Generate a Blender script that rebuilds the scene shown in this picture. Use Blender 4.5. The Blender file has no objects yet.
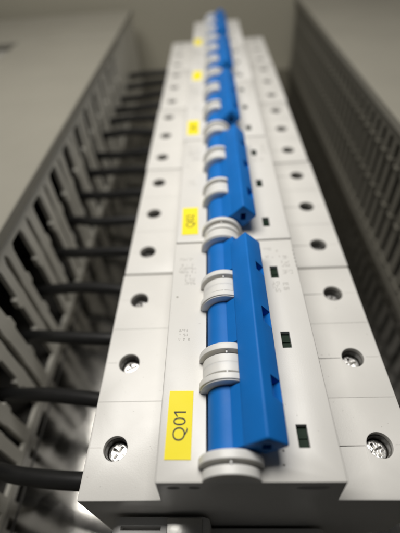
import bpy, bmesh, math, random
from mathutils import Vector, Matrix
random.seed(7)
scene = bpy.context.scene
COL = scene.collection
MM = 0.001                      # every shape below is written in millimetres

# ------------------------------------------------------------------ materials
def new_mat(name):
    m = bpy.data.materials.new(name); m.use_nodes = True
    nt = m.node_tree
    return m, nt, nt.nodes['Principled BSDF']

def plastic(name, col, rough=0.45, var=0.05, grain=0.06, bevel=0.3, scale=60, spec=0.5, dust=0.0):
    """moulded plastic: faint tone mottling, uneven gloss, fine moulded grain, rounded edges"""
    m, nt, b = new_mat(name); N = nt.nodes; L = nt.links
    tc = N.new('ShaderNodeTexCoord')
    n1 = N.new('ShaderNodeTexNoise'); n1.inputs['Scale'].default_value = scale; n1.inputs['Detail'].default_value = 6
    L.new(tc.outputs['Object'], n1.inputs['Vector'])
    mix = N.new('ShaderNodeMix'); mix.data_type = 'RGBA'
    mix.inputs[6].default_value = (*[c*(1-var) for c in col], 1)
    mix.inputs[7].default_value = (*[min(1, c*(1+var)) for c in col], 1)
    L.new(n1.outputs['Fac'], mix.inputs[0])
    out = mix.outputs[2]
    if dust > 0:                # specks of dirt
        n3 = N.new('ShaderNodeTexNoise'); n3.inputs['Scale'].default_value = 900; n3.inputs['Detail'].default_value = 2
        L.new(tc.outputs['Object'], n3.inputs['Vector'])
        rmp = N.new('ShaderNodeMapRange'); rmp.inputs[1].default_value = 0.72; rmp.inputs[2].default_value = 0.78
        rmp.inputs[3].default_value = 0; rmp.inputs[4].default_value = dust
        L.new(n3.outputs['Fac'], rmp.inputs[0])
        mx = N.new('ShaderNodeMix'); mx.data_type = 'RGBA'
        L.new(rmp.outputs[0], mx.inputs[0]); L.new(out, mx.inputs[6]); mx.inputs[7].default_value = (.12, .10, .08, 1)
        out = mx.outputs[2]
    L.new(out, b.inputs['Base Color'])
    rm = N.new('ShaderNodeMapRange'); rm.inputs[3].default_value = rough-0.08; rm.inputs[4].default_value = rough+0.08
    n4 = N.new('ShaderNodeTexNoise'); n4.inputs['Scale'].default_value = scale*2.3; n4.inputs['Detail'].default_value = 4
    L.new(tc.outputs['Object'], n4.inputs['Vector']); L.new(n4.outputs['Fac'], rm.inputs[0]); L.new(rm.outputs[0], b.inputs['Roughness'])
    b.inputs['Specular IOR Level'].default_value = spec
    n2 = N.new('ShaderNodeTexNoise'); n2.inputs['Scale'].default_value = 2600; n2.inputs['Detail'].default_value = 3
    L.new(tc.outputs['Object'], n2.inputs['Vector'])
    bp = N.new('ShaderNodeBump'); bp.inputs['Strength'].default_value = grain; bp.inputs['Distance'].default_value = 0.0002
    L.new(n2.outputs['Fac'], bp.inputs['Height'])
    if bevel:
        bv = N.new('ShaderNodeBevel'); bv.samples = 4; bv.inputs['Radius'].default_value = bevel*MM
        L.new(bv.outputs['Normal'], bp.inputs['Normal'])
    L.new(bp.outputs['Normal'], b.inputs['Normal'])
    return m

def metal(name, col, rough, var=0.25, scale=120, bump=0.15, bscale=400, metallic=1.0):
    m, nt, b = new_mat(name); N = nt.nodes; L = nt.links
    tc = N.new('ShaderNodeTexCoord')
    v = N.new('ShaderNodeTexVoronoi'); v.inputs['Scale'].default_value = scale
    nz = N.new('ShaderNodeTexNoise'); nz.inputs['Scale'].default_value = scale*1.7; nz.inputs['Detail'].default_value = 8
    L.new(tc.outputs['Object'], v.inputs['Vector']); L.new(tc.outputs['Object'], nz.inputs['Vector'])
    sep = N.new('ShaderNodeSeparateColor'); L.new(v.outputs['Color'], sep.inputs[0])
    mt = N.new('ShaderNodeMath'); mt.operation = 'MULTIPLY_ADD'; mt.inputs[1].default_value = 0.5
    L.new(sep.outputs[0], mt.inputs[0])
    mt2 = N.new('ShaderNodeMath'); mt2.operation = 'MULTIPLY'; mt2.inputs[1].default_value = 0.5
    L.new(nz.outputs['Fac'], mt2.inputs[0]); L.new(mt2.outputs[0], mt.inputs[2])
    mix = N.new('ShaderNodeMix'); mix.data_type = 'RGBA'
    mix.inputs[6].default_value = (*[c*(1-var) for c in col], 1); mix.inputs[7].default_value = (*[min(1, c*(1+var)) for c in col], 1)
    L.new(mt.outputs[0], mix.inputs[0]); L.new(mix.outputs[2], b.inputs['Base Color'])
    rm = N.new('ShaderNodeMapRange'); rm.inputs[3].default_value = rough*0.75; rm.inputs[4].default_value = rough*1.3
    L.new(mt.outputs[0], rm.inputs[0]); L.new(rm.outputs[0], b.inputs['Roughness'])
    b.inputs['Metallic'].default_value = metallic
    n2 = N.new('ShaderNodeTexNoise'); n2.inputs['Scale'].default_value = bscale; n2.inputs['Detail'].default_value = 5
    L.new(tc.outputs['Object'], n2.inputs['Vector'])
    bp = N.new('ShaderNodeBump'); bp.inputs['Strength'].default_value = bump; bp.inputs['Distance'].default_value = 0.0005
    L.new(n2.outputs['Fac'], bp.inputs['Height']); L.new(bp.outputs['Normal'], b.inputs['Normal'])
    return m

M = {}
M['white'] = plastic('white_housing_plastic', (.70, .685, .65), .35, .035, .10, .35, 70, dust=.3)
M['collar'] = plastic('white_collar_plastic', (.74, .73, .70), .36, .03, .06, .3, 70)
b_ = M['collar'].node_tree.nodes['Principled BSDF']; b_.inputs['Subsurface Weight'].default_value = .3; b_.inputs['Subsurface Radius'].default_value = (1, .9, .75); b_.inputs['Subsurface Scale'].default_value = .0022
M['blue'] = plastic('blue_toggle_plastic', (.007, .155, .52), .50, .14, .12, .35, 90, .22)
M['yellow'] = plastic('yellow_label_stock', (.93, .78, .012), .65, .03, .03, 0, 50)
M['black'] = plastic('inner_shade_plastic', (.06, .057, .05), .6, .1, .1, 0, 30)  # inside of the grey ducts, its shade painted in as near-black
M['ink'] = plastic('black_ink', (.02, .018, .015), .6, .1, .0, 0)
M['print'] = plastic('grey_print', (.36, .345, .315), .6, .1, .0, 0, 900)
M['green'] = plastic('dark_green_flag', (.006, .020, .009), .6, .2, .05, .15, 60, .2)
M['lid'] = plastic('grey_lid_plastic', (.262, .248, .207), .5, .10, .12, .4, 22, dust=.45)
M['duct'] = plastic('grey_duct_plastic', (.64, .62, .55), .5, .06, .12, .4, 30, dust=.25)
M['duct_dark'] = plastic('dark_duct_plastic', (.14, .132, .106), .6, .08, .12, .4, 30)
M['cable'] = plastic('black_cable_sheath', (.010, .010, .010), .42, .2, .12, 0, 120)
M['paint'] = plastic('cabinet_wall_paint', (.34, .32, .255), .55, .05, .25, 0, 14)
M['plate'] = metal('galvanised_plate', (.36, .35, .33), .14, .14, 120, .03, 300)
M['rail'] = metal('zinc_rail', (.60, .59, .56), .30, .12, 100, .1, 500)
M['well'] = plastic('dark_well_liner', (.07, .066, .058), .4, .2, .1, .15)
M['screw'] = metal('screw_steel', (.72, .71, .69), .30, .25, 900, .35, 1100)
M['clamp'] = plastic('grey_clamp_plastic', (.82, .81, .79), .40, .05, .1, .3)

# ------------------------------------------------------------------ mesh helpers (mm)
def box(bm, x0, x1, y0, y1, z0, z1, mat=None):
    vs = [bm.verts.new(Vector((x, y, z)) if mat is None else mat @ Vector((x, y, z)))
          for x in (x0, x1) for y in (y0, y1) for z in (z0, z1)]
    for q in ((0,1,3,2),(4,6,7,5),(0,4,5,1),(2,3,7,6),(0,2,6,4),(1,5,7,3)):
        bm.faces.new([vs[i] for i in q])
    return vs

def prism_y(bm, prof, y0, y1, smooth=False):
    """profile of (x, z) points extruded along y"""
    a = [bm.verts.new((x, y0, z)) for x, z in prof]; b = [bm.verts.new((x, y1, z)) for x, z in prof]
    n = len(prof)
    bm.faces.new(a); bm.faces.new(b[::-1])
    for i in range(n):
        bm.faces.new((a[i], b[i], b[(i+1) % n], a[(i+1) % n]))

def prism_x(bm, prof, x0, x1):
    """profile of (y, z) points extruded along x"""
    a = [bm.verts.new((x0, y, z)) for y, z in prof]; b = [bm.verts.new((x1, y, z)) for y, z in prof]
    n = len(prof)
    bm.faces.new(a); bm.faces.new(b[::-1])
    for i in range(n):
        bm.faces.new((a[i], b[i], b[(i+1) % n], a[(i+1) % n]))

def prism_z(bm, prof, z0, z1):
    a = [bm.verts.new((x, y, z0)) for x, y in prof]; b = [bm.verts.new((x, y, z1)) for x, y in prof]
    n = len(prof)
    bm.faces.new(a[::-1]); bm.faces.new(b)
    for i in range(n):
        bm.faces.new((a[i], a[(i+1) % n], b[(i+1) % n], b[i]))

def cyl_z(bm, cx, cy, z0, z1, r, seg=40, r1=None):
    r1 = r if r1 is None else r1
    a = [bm.verts.new((cx+r*math.cos(2*math.pi*i/seg), cy+r*math.sin(2*math.pi*i/seg), z0)) for i in range(seg)]
    b = [bm.verts.new((cx+r1*math.cos(2*math.pi*i/seg), cy+r1*math.sin(2*math.pi*i/seg), z1)) for i in range(seg)]
    bm.faces.new(a[::-1]); bm.faces.new(b)
    for i in range(seg):
        bm.faces.new((a[i], a[(i+1) % seg], b[(i+1) % seg], b[i]))

def arc(cx, cz, r, a0, a1, n):
    return [(cx+r*math.cos(math.radians(a0+(a1-a0)*i/n)), cz+r*math.sin(math.radians(a0+(a1-a0)*i/n))) for i in range(n+1)]

def tube(bm, pts, r, seg=18):
    P = [Vector(p) for p in pts]
    # Catmull-Rom resample
    Q = []
    for i in range(len(P)-1):
        p0, p1, p2, p3 = P[max(i-1, 0)], P[i], P[i+1], P[min(i+2, len(P)-1)]
        for k in range(8):
            t = k/8
            Q.append(.5*((2*p1)+(p2-p0)*t+(2*p0-5*p1+4*p2-p3)*t*t+(3*p1-p0-3*p2+p3)*t**3))
    Q.append(P[-1])
    rings = []; up = Vector((0, 0, 1))
    for i, q in enumerate(Q):
        d = (Q[min(i+1, len(Q)-1)]-Q[max(i-1, 0)]).normalized()
        s = d.cross(up)
        if s.length < .05: s = d.cross(Vector((0, 1, 0)))
        s.normalize(); u = s.cross(d)
        rings.append([bm.verts.new(q+s*r*math.cos(2*math.pi*k/seg)+u*r*math.sin(2*math.pi*k/seg)) for k in range(seg)])
    for a, b in zip(rings, rings[1:]):
        for k in range(seg):
            bm.faces.new((a[k], a[(k+1) % seg], b[(k+1) % seg], b[k]))
    bm.faces.new(rings[0][::-1]); bm.faces.new(rings[-1])

def oval(bm, cx, cz, rx, rz, y0, y1):
    prism_y(bm, [(cx+rx*math.cos(2*math.pi*i/28), cz+rz*math.sin(2*math.pi*i/28)) for i in range(28)], y0, y1)

def finish(me, smooth):
    me.validate()
    if smooth:
        me.polygons.foreach_set('use_smooth', [True]*len(me.polygons))
        me.set_sharp_from_angle(angle=math.radians(smooth))
    else:
        me.polygons.foreach_set('use_smooth', [False]*len(me.polygons))
    me.update()

def obj(name, bm, mat, parent=None, smooth=0, loc=None):
    bmesh.ops.recalc_face_normals(bm, faces=bm.faces)
    bmesh.ops.scale(bm, vec=(MM, MM, MM), verts=bm.verts)
    me = bpy.data.meshes.new(name); bm.to_mesh(me); bm.free()
    finish(me, smooth)
    me.materials.append(mat)
    o = bpy.data.objects.new(name, me); COL.objects.link(o)
    if parent: o.parent = parent
    if loc: o.location = [c*MM for c in loc]
    return o

def boolean_bm(bm, cut):
    """bm minus cut, both in mm; returns a fresh bmesh"""
    tmp = []
    for b in (bm, cut):
        bmesh.ops.recalc_face_normals(b, faces=b.faces)
        me = bpy.data.meshes.new('tmp'); b.to_mesh(me); b.free()
        o = bpy.data.objects.new('tmp', me); COL.objects.link(o); tmp.append(o)
    md = tmp[0].modifiers.new('cut', 'BOOLEAN'); md.operation = 'DIFFERENCE'; md.object = tmp[1]; md.solver = 'EXACT'
    dg = bpy.context.evaluated_depsgraph_get()
    ev = tmp[0].evaluated_get(dg)
    me = bpy.data.meshes.new_from_object(ev)
    r = bmesh.new(); r.from_mesh(me)
    for o in tmp:
        d = o.data; bpy.data.objects.remove(o); bpy.data.meshes.remove(d)
    bpy.data.meshes.remove(me)
    return r

def bevel_all(bm, w, seg=2, ang=30):
    es = [e for e in bm.edges if len(e.link_faces) == 2 and e.calc_face_angle(0) > math.radians(ang)]
    bmesh.ops.bevel(bm, geom=es, offset=w, segments=seg, affect='EDGES', profile=.5, clamp_overlap=True)

def tag(o, label=None, cat=None, group=None, kind=None):
    if label: o['label'] = label
    if cat: o['category'] = cat
    if group: o['group'] = group
    if kind: o['kind'] = kind
    return o

def thing(name, label, cat, loc=(0, 0, 0), group=None):
    o = bpy.data.objects.new(name, None); COL.objects.link(o)
    o.empty_display_size = .01
    o.location = [c*MM for c in loc]
    return tag(o, label, cat, group)

def copy_tree(o, parent=None):
    c = o.copy(); COL.objects.link(c)
    if parent: c.parent = parent
    for ch in list(o.children): copy_tree(ch, c)
    return c

def text_bm(body, size, mat4):
    cu = bpy.data.curves.new('lettering', 'FONT'); cu.body = body; cu.size = size; cu.align_x = 'CENTER'; cu.align_y = 'CENTER'
    cu.extrude = 0.02; cu.offset = -0.035; cu.resolution_u = 4
    o = bpy.data.objects.new('tmp', cu); COL.objects.link(o)
    dg = bpy.context.evaluated_depsgraph_get()
    me = bpy.data.meshes.new_from_object(o.evaluated_get(dg))
    bm = bmesh.new(); bm.from_mesh(me)
    if body.endswith('1'):      # the figure one has a flag
        xr = max(v.co.x for v in bm.verts); st = [v.co for v in bm.verts if v.co.x > xr-.09*size*2]
        x0 = min(c.x for c in st); yt = max(c.y for c in st); q = size*.1
        prism_z(bm, [(x0+.005, yt), (x0-q*2.1, yt-q*1.7), (x0-q*2.1, yt-q*2.4), (x0+.005, yt-q*1.1)], -.02, .02)
    bm.transform(mat4)
    bpy.data.objects.remove(o); bpy.data.curves.remove(cu); bpy.data.meshes.remove(me)
    return bm

# ------------------------------------------------------------------ key dimensions
P = 27.0            # pole pitch
Y0 = 23.04          # front end of the first breaker
ZS = 62.5           # terminal shoulder height
ZR = 78.85          # raised centre height
XA, ZA = 0.5, 78.9  # toggle axis
SXL, SXR = -31.9, 41.25

# ------------------------------------------------------------------ breaker prototype
def make_breaker():
    root = thing('circuit_breaker', 'breaker', 'circuit breaker', (0, Y0, 0), 'circuit breakers in a row on the rail')
    # housing: stepped profile, holes and slots cut out of it
    body = bmesh.new()
    prof = [(-40, 24), (-40, ZS), (-17.9, ZS), (-16.9, ZR), (26.0, ZR), (27.0, ZS), (50.3, ZS), (50.3, 24), (36, 12), (-26, 12)]
    prism_y(body, prof, .32, 80.68)
    bmesh.ops.recalc_face_normals(body, faces=body.faces)
    bevel_all(body, .45, 2)
    cut = bmesh.new()
    for k in range(3):
        yc = P*(k+.5)
        for sx, dy in ((SXL, -.2), (SXR, 0)):
            cyl_z(cut, sx, yc+dy, ZS-13, ZS+2, 3.45, 44)
        box(cut, 16.6, 19.2, yc-5.9, yc-.5, ZR-2.2, ZR+2)
        box(cut, XA-5.75, XA+6.6, P*k+5.2, P*k+21.4, ZR-9, ZR+2)
        # shallow marking lines beside the screws and the pocket next to the raised part
        box(cut, -39.2, SXL-4.2, yc-.05, yc+.05, ZS-.06, ZS+2)
        box(cut, SXR+4.2, 49.4, yc-.05, yc+.05, ZS-.06, ZS+2)
        a_ = [cut.verts.new((27.6, yc+y, z)) for y, z in ((-.1, ZS-.3), (-.1, ZS+1), (-11.5, ZS+1), (-11.5, ZS+.05))]
        b_ = [cut.verts.new((SXR-3.9, yc+y, z)) for y, z in ((-.1, ZS-.12), (-.1, ZS+1), (-8.5, ZS+1), (-8.5, ZS+.05))]
        cut.faces.new(a_); cut.faces.new(b_[::-1])
        for i in range(4): cut.faces.new((a_[i], b_[i], b_[(i+1) % 4], a_[(i+1) % 4]))
        # tiny moulded dots
        for dy in (-11.0, -7.9):
            cyl_z(cut, 12.5 if dy < -9 else 12.8, yc+dy+1.4, ZR-.5, ZR+1, .22, 10)
    for k in (1, 2):     # pole joints
        box(cut, -41, -18.5, P*k-.05, P*k+.05, ZS-.08, ZS+3)
        box(cut, 27.9, 52, P*k-.05, P*k+.05, ZS-.08, ZS+3)
    # moulded ribs at the step by the third pole
    for k in range(5):
        box(cut, 25.7, 29, 66.5+k*1.9, 67.3+k*1.9, ZR-6, ZR+2)
    # terminal mouths on the front and back faces stay closed; recesses in the front face
    for xa, xb in ((-14.5, -11.5), (-9.5, -6.8)):
        oval(cut, (xa+xb)/2, 75.2, (xb-xa)/2, 1.1, -.5, 1.0)
    oval(cut, 19, 74.9, 3.8, 1.4, -.5, .8)
    # cable mouths under the left shoulder
    for k in range(3):
        yc = P*(k+.5)-3.3
        box(cut, -42, -37, yc-3.9, yc+3.9, 36.3, 44.2)
    body = boolean_bm(body, cut)
    obj('housing', body, M['white'], root, 35)
    # toggle collars: half rings between the slots, flange and lower band
    col = bmesh.new()
    def half(y0, y1, r):
        pr = [(XA+r, ZR-1.5)]+arc(XA, ZA, r, 0, 180, 32)+[(XA-r, ZR-1.5)]
        # inner void is hidden, ring is solid towards the housing
        prism_y(col, pr, y0, y1)
    for k in range(3):
        a = .35 if k == 0 else P*k; b = 80.65 if k == 2 else P*(k+1)
        half(a, P*k+2.3, 6.65); half(P*k+2.3, P*k+3.25, 5.45); half(P*k+3.25, P*k+4.9, 7.6); half(P*k+4.9, P*k+5.3, 7.25)
        half(P*k+21.3, P*k+21.7, 7.25); half(P*k+21.7, P*k+23.35, 7.6); half(P*k+23.35, P*k+24.3, 5.5); half(P*k+24.3, b, 6.65)
        # mould parting ridges on the crest
        box(col, XA-.25, XA+.25, P*k+2.32, P*k+3.2, ZA+5.4, ZA+6.9)
        box(col, XA-.25, XA+.25, P*k+23.4, P*k+24.28, ZA+5.4, ZA+6.9)
    obj('toggle_collar', col, M['collar'], root, 35)
    # toggles: barrel plus stem reaching up to the tie bar
    c45 = Matrix.Translation((XA, 0, ZA)) @ Matrix.Rotation(math.radians(-42), 4, 'Y')
    for k in range(3):
        t = bmesh.new()
        prism_y(t, arc(XA, ZA-.6, 5.35, 0, 360, 47)[:-1], P*k+5.45, P*k+21.15)
        box(t, 3.6, 8.0, P*k+5.9, P*k+20.7, -3.2, 3.2, c45)
        obj('toggle', t, M['blue'], root, 35)
    # tie bar: square bar on its corner, notched
    cx, cz, hd = 8.35, ZR+7.0, 5.15
    bar = bmesh.new()
    prism_y(bar, [(cx, cz+hd), (cx-hd, cz-.05), (cx, cz-hd), (cx+hd, cz)], 5.6, 72.0)
    bmesh.ops.recalc_face_normals(bar, faces=bar.faces)
    bevel_all(bar, .55, 3)
    cut = bmesh.new()
    R = Matrix.Translation((cx, 0, cz)) @ Matrix.Rotation(math.radians(45), 4, 'Y')   # local z points up-right
    s = hd/math.sqrt(2)
    for yc, ln, dep in ((18.7, 5.4, 2.3), (39.9, 5.2, 2.3), (58.6, 3.4, 2.3)):
        a_ = [cut.verts.new(R @ Vector((-.1, *v))) for v in ((yc-ln*.32, s-dep), (yc+ln/2, s-dep), (yc+ln/2, s+1), (yc-ln/2-.4, s+1), (yc-ln/2, s-.3))]
        b_ = [cut.verts.new(R @ Vector((s-.35, *v))) for v in ((yc-ln*.5, s-dep), (yc+ln/2-.7, s-dep), (yc+ln/2-.7, s+1), (yc-ln/2-1.3, s+1), (yc-ln/2-.9, s-.3))]
        cut.faces.new(a_); cut.faces.new(b_[::-1])
        for i in range(5): cut.faces.new((a_[i], b_[i], b_[(i+1) % 5], a_[(i+1) % 5]))
    box(cut, -1.0, 1.0, 5.0, 12, -1.5, 1.5, Matrix.Translation((cx+.1, 0, cz)))
    bar = boolean_bm(bar, cut)
    obj('handle_tie', bar, M['blue'], root, 35)
    # terminal screws, deep in their wells
    for k in range(3):
        for sx in (SXL, SXR):
            yc = P*(k+.5)
            s_ = bmesh.new()
            cyl_z(s_, 0, 0, -3.2, 0, 3.05, 36, 2.95)
            bmesh.ops.recalc_face_normals(s_, faces=s_.faces)
            bevel_all(s_, .35, 2, 50)
            cc = bmesh.new()
            rz = Matrix.Rotation(random.uniform(0, 3.1), 4, 'Z')
            ang = [0, 45, 90, 135]
            # a plus-shaped recess as one outline
            w, l = .42, 2.0
            pl = [(w,w),(w,l),(-w,l),(-w,w),(-l,w),(-l,-w),(-w,-w),(-w,-l),(w,-l),(w,-w),(l,-w),(l,w)]
            a_ = [cc.verts.new(rz @ Vector((x, y, -1.5))) for x, y in pl]; b_ = [cc.verts.new(rz @ Vector((x, y, 1))) for x, y in pl]
            cc.faces.new(a_[::-1]); cc.faces.new(b_)
            for i in range(12): cc.faces.new((a_[i], a_[(i+1) % 12], b_[(i+1) % 12], b_[i]))
            s_ = boolean_bm(s_, cc)
            obj('terminal_screw', s_, M['screw'], root, 40, (sx, yc, ZS-3.9))
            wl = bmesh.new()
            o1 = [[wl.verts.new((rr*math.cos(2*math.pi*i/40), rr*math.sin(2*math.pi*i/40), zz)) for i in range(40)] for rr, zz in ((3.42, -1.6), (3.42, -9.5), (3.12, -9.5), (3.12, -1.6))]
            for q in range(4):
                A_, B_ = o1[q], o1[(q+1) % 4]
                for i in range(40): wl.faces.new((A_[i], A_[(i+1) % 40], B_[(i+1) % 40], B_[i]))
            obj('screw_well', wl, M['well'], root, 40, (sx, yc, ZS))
    # contact position flags in the little windows
    for k in range(3):
        yc = P*(k+.5)
        w = bmesh.new(); box(w, 16.65, 19.15, yc-5.85, yc-.55, ZR-2.6, ZR-1.3)
        box(w, 16.65, 19.15, yc-3.5, yc-2.9, ZR-1.3, ZR-1.0)
        obj('indicator_flag', w, M['green'], root)
    # faint printed marks on the third pole
    pm = bmesh.new()
    rnd = random.Random(3)
    def marks(x0, x1, y, h, dens=.75):
        """a row of tiny illegible characters, each a few strokes"""
        x, t = x0, .13
        while x < x1:
            wd = h*.55
            if rnd.random() < dens:
                seg = [s_ for s_ in 'abcdefg' if rnd.random() < .6] or ['g']
                for q in seg:
                    r_ = {'a': (x+t, x+wd-t, y+h-t, y+h), 'd': (x+t, x+wd-t, y, y+t), 'g': (x+t, x+wd-t, y+h/2-t/2, y+h/2+t/2),
                          'f': (x, x+t, y+h/2, y+h), 'e': (x, x+t, y, y+h/2-.01), 'b': (x+wd-t, x+wd, y+h/2, y+h), 'c': (x+wd-t, x+wd, y, y+h/2-.01)}[q]
                    box(pm, *r_, ZR+.004, ZR+.012)
            x += wd+.22
    marks(-14.6, -10.6, 71.4, 1.3)
    for yy in (68.6, 66.9, 65.2): marks(-14.8, -9.2, yy, 1.2, .85)
    for yy in (63.2, 61.4, 59.8): marks(-12.4, -9.4, yy, 1.3, .9)
    cyl_z(pm, -14.7, 54.6, ZR+.004, ZR+.015, .4, 12)
    for yy in (41.0, 39.4, 37.8): marks(-14.2, -10.4, yy, .9, .6)
    obj('printed_marking', pm, M['print'], root)
    pm = bmesh.new()
    marks(15.4, 18.0, 75, 1.4); marks(18.9, 20, 74, 1.2)
    marks(15.6, 23, 71.2, 1.0, .7)
    for yy in (70.2, 68.2, 66.6): marks(20.9, 23.4, yy, 1.3, .9)
    marks(20.6, 23.6, 63.2, 1.8, .95)
    for yy in (58.6, 57, 55.4): marks(16.4, 19.2, yy, 1.3, .9)
    for yy in (58, 56): marks(20.1, 21.2, yy, 1.3, .9)
    obj('printed_marking', pm, M['print'], root)
    # yellow sticker
    lb = bmesh.new(); box(lb, -15.3, -9.0, 5.2, 22.2, ZR+.003, ZR+.14)
    bmesh.ops.recalc_face_normals(lb, faces=lb.faces)
    obj('marking_label', lb, M['yellow'], root)
    return root

rnd_l = random.Random(2)
BL = ['white three-pole breaker with the readable Q01 sticker, blue handle bar in sharp focus',
      'white three-pole breaker directly behind the Q01 breaker, its yellow sticker lettered Q02',
      'white three-pole breaker in the middle of the row, two units behind the Q01 breaker',
      'blurred white three-pole breaker second from the far cabinet wall, blue handle bar',
      'blurred white three-pole breaker at the far end of the row, beside the cabinet wall']
proto = make_breaker()
breakers = []
for i in range(5):
    r = proto if i == 0 else copy_tree(proto)
    r.location = ((0, .18, -.15, .22, -.1)[i]*MM, (Y0+81*i)*MM, 0)
    r.rotation_euler.z = math.radians((0, -.07, .06, -.05, .06)[i])
    bar = [c for c in r.children if c.name.startswith('handle_tie')][0]
    ax = Vector((XA*MM, 0, ZA*MM))
    bar.matrix_local = Matrix.Translation(ax) @ Matrix.Rotation(math.radians((0, 1.4, -1.2, .8, -.6)[i]), 4, 'Y') @ Matrix.Translation(-ax)
    r['label'] = BL[i]
    breakers.append(r)
for i, r in enumerate(breakers):
    lab = [c for c in r.children if c.name.startswith('marking_label')][0]
    piv = Vector((-12.1*MM, 13.7*MM, 0))
    lab.matrix_local = Matrix.Translation(piv+Vector((rnd_l.uniform(-.3, .3)*MM, rnd_l.uniform(-.8, .8)*MM if i else 0, 0))) @ Matrix.Rotation(math.radians((-.8, 1.2, .4, -1.5, .9)[i]), 4, 'Z') @ Matrix.Translation(-piv)
    if i > 2: continue
    m4 = Matrix.Translation((-12.0, 13.4, ZR+.17)) @ Matrix.Rotation(math.radians(90), 4, 'Z')
    obj('lettering', text_bm('Q0%d' % (i+1), 4.6, m4), M['ink'], lab)

# ------------------------------------------------------------------ rail and end clamp
YE = Y0+405
r = bmesh.new()
prism_y(r, [(-17.5, 7.5), (-17.5, 8.6), (-13.6, 8.6), (-13.6, 1.2), (13.6, 1.2), (13.6, 8.6), (17.5, 8.6), (17.5, 7.5), (14.7, 7.5), (14.7, .05), (-14.7, .05), (-14.7, 7.5)], -30, 505)
o = obj('mounting_rail', r, M['rail'], loc=(4.5, 0, 0))
tag(o, 'galvanised metal mounting rail running beneath the row of breakers', 'rail')
root = thing('end_clamp', 'grey end clamp on the rail in front of the Q01 breaker', 'clamp', (4.5, 17, 8.6))
b = bmesh.new()
prism_y(b, [(-38, 4), (-38, 38.5), (-36, 40.5), (-12, 40.5), (-10.5, 38), (-10.5, 24), (22, 24), (24, 22), (24, 4), (14, .2), (-22, .2)], -8.5, 5.6)
bmesh.ops.recalc_face_normals(b, faces=b.faces); bevel_all(b, .5, 2)
c = bmesh.new(); box(c, -35.2, -24, 2.3, 3.3, 36.5, 44); box(c, -5, 15, -9, -4, 8, 30)
b = boolean_bm(b, c)
obj('clamp_body', b, M['clamp'], root, 35)
rx = Matrix.Translation((-17.3, 2.7, 41.2)) @ Matrix.Rotation(math.radians(4), 4, 'X')
s_ = bmesh.new(); box(s_, -4.9, 4.9, -6, 2.4, -.6, .5, rx); bmesh.ops.recalc_face_normals(s_, faces=s_.faces); bevel_all(s_, .3, 2)
obj('clamp_plate', s_, M['rail'], root, 35)
s_ = bmesh.new(); cyl_z(s_, -28.5, -2, 40.2, 42.0, 2.4, 28); obj('clamp_screw', s_, M['screw'], root, 35)

# ------------------------------------------------------------------ mounting plate, cabinet wall
b = bmesh.new(); box(b, -420, 420, -260, 519, -2, 0)
tag(obj('mounting_plate', b, M['plate']), kind='structure')
b = bmesh.new(); box(b, -460, 460, 520, 523, -40, 330)
tag(obj('cabinet_wall', b, M['paint']), kind='structure')

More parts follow.
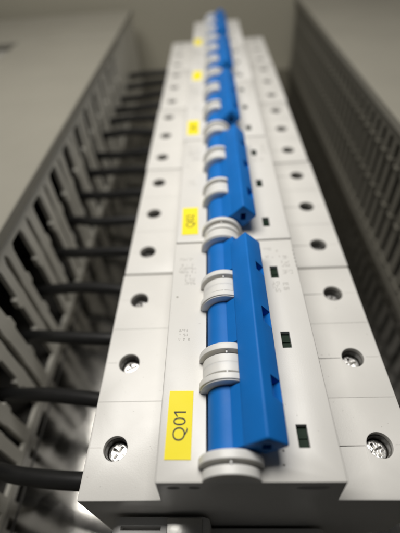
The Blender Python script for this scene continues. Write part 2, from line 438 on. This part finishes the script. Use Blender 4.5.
# ------------------------------------------------------------------ slotted wiring duct on the left
WY = [Y0+P*(k+.5)-3.3 for k in range(15)]       # where each cable leaves its pole
XD = -90.8
def left_duct():
    root = thing('wiring_duct', 'grey slotted wiring duct left of the breakers, black cables entering its slots', 'wiring duct', (-137, 160, 0))
    ox, oy = 137, -160
    w = bmesh.new()
    rnd = random.Random(11)
    ya, yb = -150, 400
    zt, zb = 69.0, 3.5
    box(w, XD-1.8+ox, XD+ox, ya+oy, yb+oy, 0.05, zb)                  # foot strip
    box(w, XD-1.8+ox, XD+ox, ya+oy, yb+oy, zt, 76.5)                  # head strip
    # fingers fill what the slots leave: a wide slot per cable, a slit halfway
    slots = []
    k = -7
    while True:
        c = WY[0]+10.5+P*k
        if c > yb-14: break
        slots.append((c-5.9+rnd.uniform(-.7, .7), c+5.9+rnd.uniform(-.7, .7)))
        slots.append((c+11.5+rnd.uniform(-.5, .5), c+15.2+rnd.uniform(-.6, .9)))
        k += 1
    edges = [ya]+[v for s in slots for v in s]+[yb]
    for a, c in zip(edges[0::2], edges[1::2]):
        if c-a < 1: continue
        n = rnd.uniform(1.4, 2.1)
        tw = rnd.uniform(-.9, .9)
        # break-off steps: bold towards the wide slot, slight towards the slit
        wide_after = any(abs(q[0]-c) < .01 and q[1]-q[0] > 8 for q in slots)
        na, nc = (.35, n) if wide_after else (n, .35)
        pr = [(a, zb), (c, zb), (c, 22), (c+nc, 23), (c+nc, 28), (c, 29), (c, 44), (c+nc, 45), (c+nc, 50), (c, 51), (c, zt-3), (c+1.2, zt),
              (a-1.2, zt), (a, zt-3), (a, 51), (a-na, 50), (a-na, 45), (a, 44), (a, 29), (a-na, 28), (a-na, 23), (a, 22)]
        vs0 = len(w.verts)
        prism_x(w, [(y+oy, z) for y, z in pr], XD-2.4+ox, XD+ox)
        w.verts.ensure_lookup_table()
        for v in list(w.verts)[vs0:]:
            t = max(0, (zt-v.co.z)/(zt-zb)); v.co.x += tw*math.sin(math.pi*t)
    obj('slotted_wall', w, M['duct'], root)
    f = bmesh.new(); box(f, -86.5+ox, -85.8+ox, ya+oy, yb+oy, .05, .3)     # thin dark strip painting the shadow line along the duct foot
    obj('foot_shadow_line', f, M['ink'], root)
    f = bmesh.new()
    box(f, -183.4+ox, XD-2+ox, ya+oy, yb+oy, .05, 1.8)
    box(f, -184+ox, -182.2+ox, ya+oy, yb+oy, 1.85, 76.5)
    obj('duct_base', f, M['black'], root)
    c = bmesh.new()
    pr = [(-185.2, 74.6), (-185.2, 80), (XD-.2, 80), (XD+.3, 79.5), (XD+.3, 75.2), (XD+.15, 74.6), (XD+.02+.06, 74.6), (XD+.06, 77.6), (-183.9, 77.6), (-183.9, 74.6)]
    pr = [(-185.2, 74.6), (-185.2, 79.4), (-184.6, 80), (XD+.9, 80), (XD+1.5, 79.4), (XD+1.5, 74.6), (XD+.2, 74.6), (XD+.2, 77.8), (-184.1, 77.8), (-184.1, 74.6)]
    prism_y(c, [(x+ox, z) for x, z in pr], ya+oy, yb+oy)
    obj('duct_cover', c, M['lid'], root, 30)
left_duct()

def cross_duct():
    root = thing('wiring_duct', 'closed grey duct lying crosswise along the far cabinet wall, left corner', 'wiring duct', (-220, 460, 0))
    ox, oy = 220, -460
    w = bmesh.new()
    box(w, -420+ox, XD+ox, 402.4+oy, 404+oy, .05, 76.5); box(w, -420+ox, XD+ox, 497+oy, 498.6+oy, .05, 76.5); box(w, XD-1.8+ox, XD+ox, 404.1+oy, 496.9+oy, .05, 76.5)
    obj('duct_base', w, M['duct'], root)
    c = bmesh.new()
    prism_x(c, [(401.4+oy, 74.6), (401.4+oy, 79.4), (402+oy, 80), (499+oy, 80), (499.6+oy, 79.4), (499.6+oy, 74.6), (498.8+oy, 74.6), (498.8+oy, 77.8), (402.2+oy, 77.8), (402.2+oy, 74.6)], -420+ox, XD+1.5+ox)
    obj('duct_cover', c, M['lid'], root, 30)
cross_duct()

# ------------------------------------------------------------------ finely slotted duct on the right
XE = 97.0
def right_duct():
    root = thing('wiring_duct', 'dark narrow-slotted wiring duct right of the breakers with grey lid', 'wiring duct', (147, 160, 0))
    ox, oy = -147, -160
    ya, yb = -150, 519
    w = bmesh.new()
    pitch, sl = 10.5, 4.6
    box(w, XE+ox, XE+1.8+ox, ya+oy, yb+oy, .05, 9)
    box(w, XE+ox, XE+1.8+ox, ya+oy, yb+oy, 69, 76.5)
    y = ya
    rnd = random.Random(5)
    while y+pitch < yb:
        a, c, n = y+sl/2, y+pitch-sl/2, .9
        pr = [(a, 9), (c, 9), (c, 31), (c+n, 32), (c+n, 35), (c, 36), (c, 55), (c+n, 56), (c+n, 59), (c, 60), (c, 69),
              (a, 69), (a, 60), (a-n, 59), (a-n, 56), (a, 55), (a, 36), (a-n, 35), (a-n, 32), (a, 31)]
        prism_x(w, [(q+oy, z) for q, z in pr], XE+ox, XE+1.8+ox)
        for z in (8.0, 33.5, 57.5):         # snap-off beads across the fingers
            vs = box(w, XE-.9+ox, XE-.02+ox, (a+.6 if z > 10 else a-1)+oy, (c-.6 if z > 10 else c+1)+oy, z-1.0, z+1.0)
        y += pitch
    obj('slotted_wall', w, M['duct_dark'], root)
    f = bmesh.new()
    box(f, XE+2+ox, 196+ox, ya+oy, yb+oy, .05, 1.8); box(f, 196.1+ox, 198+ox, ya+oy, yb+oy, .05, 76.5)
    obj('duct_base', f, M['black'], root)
    c = bmesh.new()
    prism_y(c, [(x+ox, z) for x, z in [(XE-1.5, 74.6), (XE-1.5, 79.4), (XE-.9, 80), (199, 80), (199.6, 79.4), (199.6, 74.6), (198.6, 74.6), (198.6, 77.8), (XE-.2, 77.8), (XE-.2, 74.6)]], ya+oy, yb+oy)
    obj('duct_cover', c, M['lid'], root, 30)
right_duct()

# ------------------------------------------------------------------ black cables
names = ['the Q01 breaker', 'the Q02 breaker', 'the middle breaker of the row', 'the blurred fourth breaker', 'the farthest breaker']
pole = ['nearest pole', 'centre pole', 'far pole']
rnd = random.Random(21)
for k in range(15):
    y = WY[k]; ys = y-3.7
    b = bmesh.new()
    z = 40
    j = rnd.uniform(-1.6, 1.6)
    e = rnd.uniform(-1.9, 1.9)
    g = 1+min(k, 6)*.11; dz = .95-min(k, 5)*.09
    pts = [(-38.2, 0, z+.2), (-44, .4, z+.2), (-56, 2.4*g+j*.8, z-2.5*dz+e*.5), (-72, 5.6*g+j*1.4, z-8*dz+e*1.4), (-86, 8.0*g+j*.5, z-13*dz+e*1.3), (-98, 9.4*g, z-16*dz+e), (-112, 12*g, z-20*dz+e), (-125, 19*g, z-24), (-132+j*3, 30*g, z-28), (-134+j*6, 48, z-30+e)]
    tube(b, pts, 2.9, 18)
    o = obj('cable', b, M['cable'], None, 60, (0, y, 0))
    tag(o, 'black cable from the duct to the %s of %s' % (pole[k % 3], names[k//3]), 'cable', 'black cables between duct and breakers')

# ------------------------------------------------------------------ light
def area(name, loc, target, size, power, col):
    ld = bpy.data.lights.new(name, 'AREA'); ld.shape = 'RECTANGLE'; ld.size = size[0]; ld.size_y = size[1]; ld.energy = power; ld.color = col
    o = bpy.data.objects.new(name, ld); COL.objects.link(o)
    o.location = loc
    o.rotation_euler = (Vector(target)-Vector(loc)).to_track_quat('-Z', 'Y').to_euler()
    return o
area('room_lamp', (-.062, .20, .47), (-.058, .1999, .07), (.18, .36), 2.3, (1.0, .972, .925))

w = bpy.data.worlds.new('World'); scene.world = w; w.use_nodes = True
bg = w.node_tree.nodes['Background']; bg.inputs[0].default_value = (.95, .97, 1.0, 1); bg.inputs[1].default_value = .03

# ------------------------------------------------------------------ camera (solved from the photograph)
cd = bpy.data.cameras.new('camera'); cam = bpy.data.objects.new('camera', cd); COL.objects.link(cam)
R2 = Vector((0.99762846, 0.01243165, -0.06769724)); D2 = Vector((-0.03841798, -0.71551062, -0.6975447)); F = Vector((-0.05710972, 0.69849123, -0.71333616))
m = Matrix.Identity(4)
for i in range(3):
    m[i][0] = R2[i]; m[i][1] = -D2[i]; m[i][2] = -F[i]
m.translation = Vector((0, 0, .17204))
cam.matrix_world = m
cd.sensor_fit = 'HORIZONTAL'; cd.sensor_width = 36; cd.lens = 371.91/400*36
cd.clip_start = .003; cd.clip_end = 20
cd.dof.use_dof = True; cd.dof.focus_distance = .104; cd.dof.aperture_fstop = cd.lens/(2*1.7)
scene.camera = cam

scene.view_settings.view_transform = 'Standard'; scene.view_settings.look = 'None'
scene.view_settings.exposure = 0; scene.view_settings.gamma = 1
scene.cycles.max_bounces = 8
scene.render.film_transparent = False
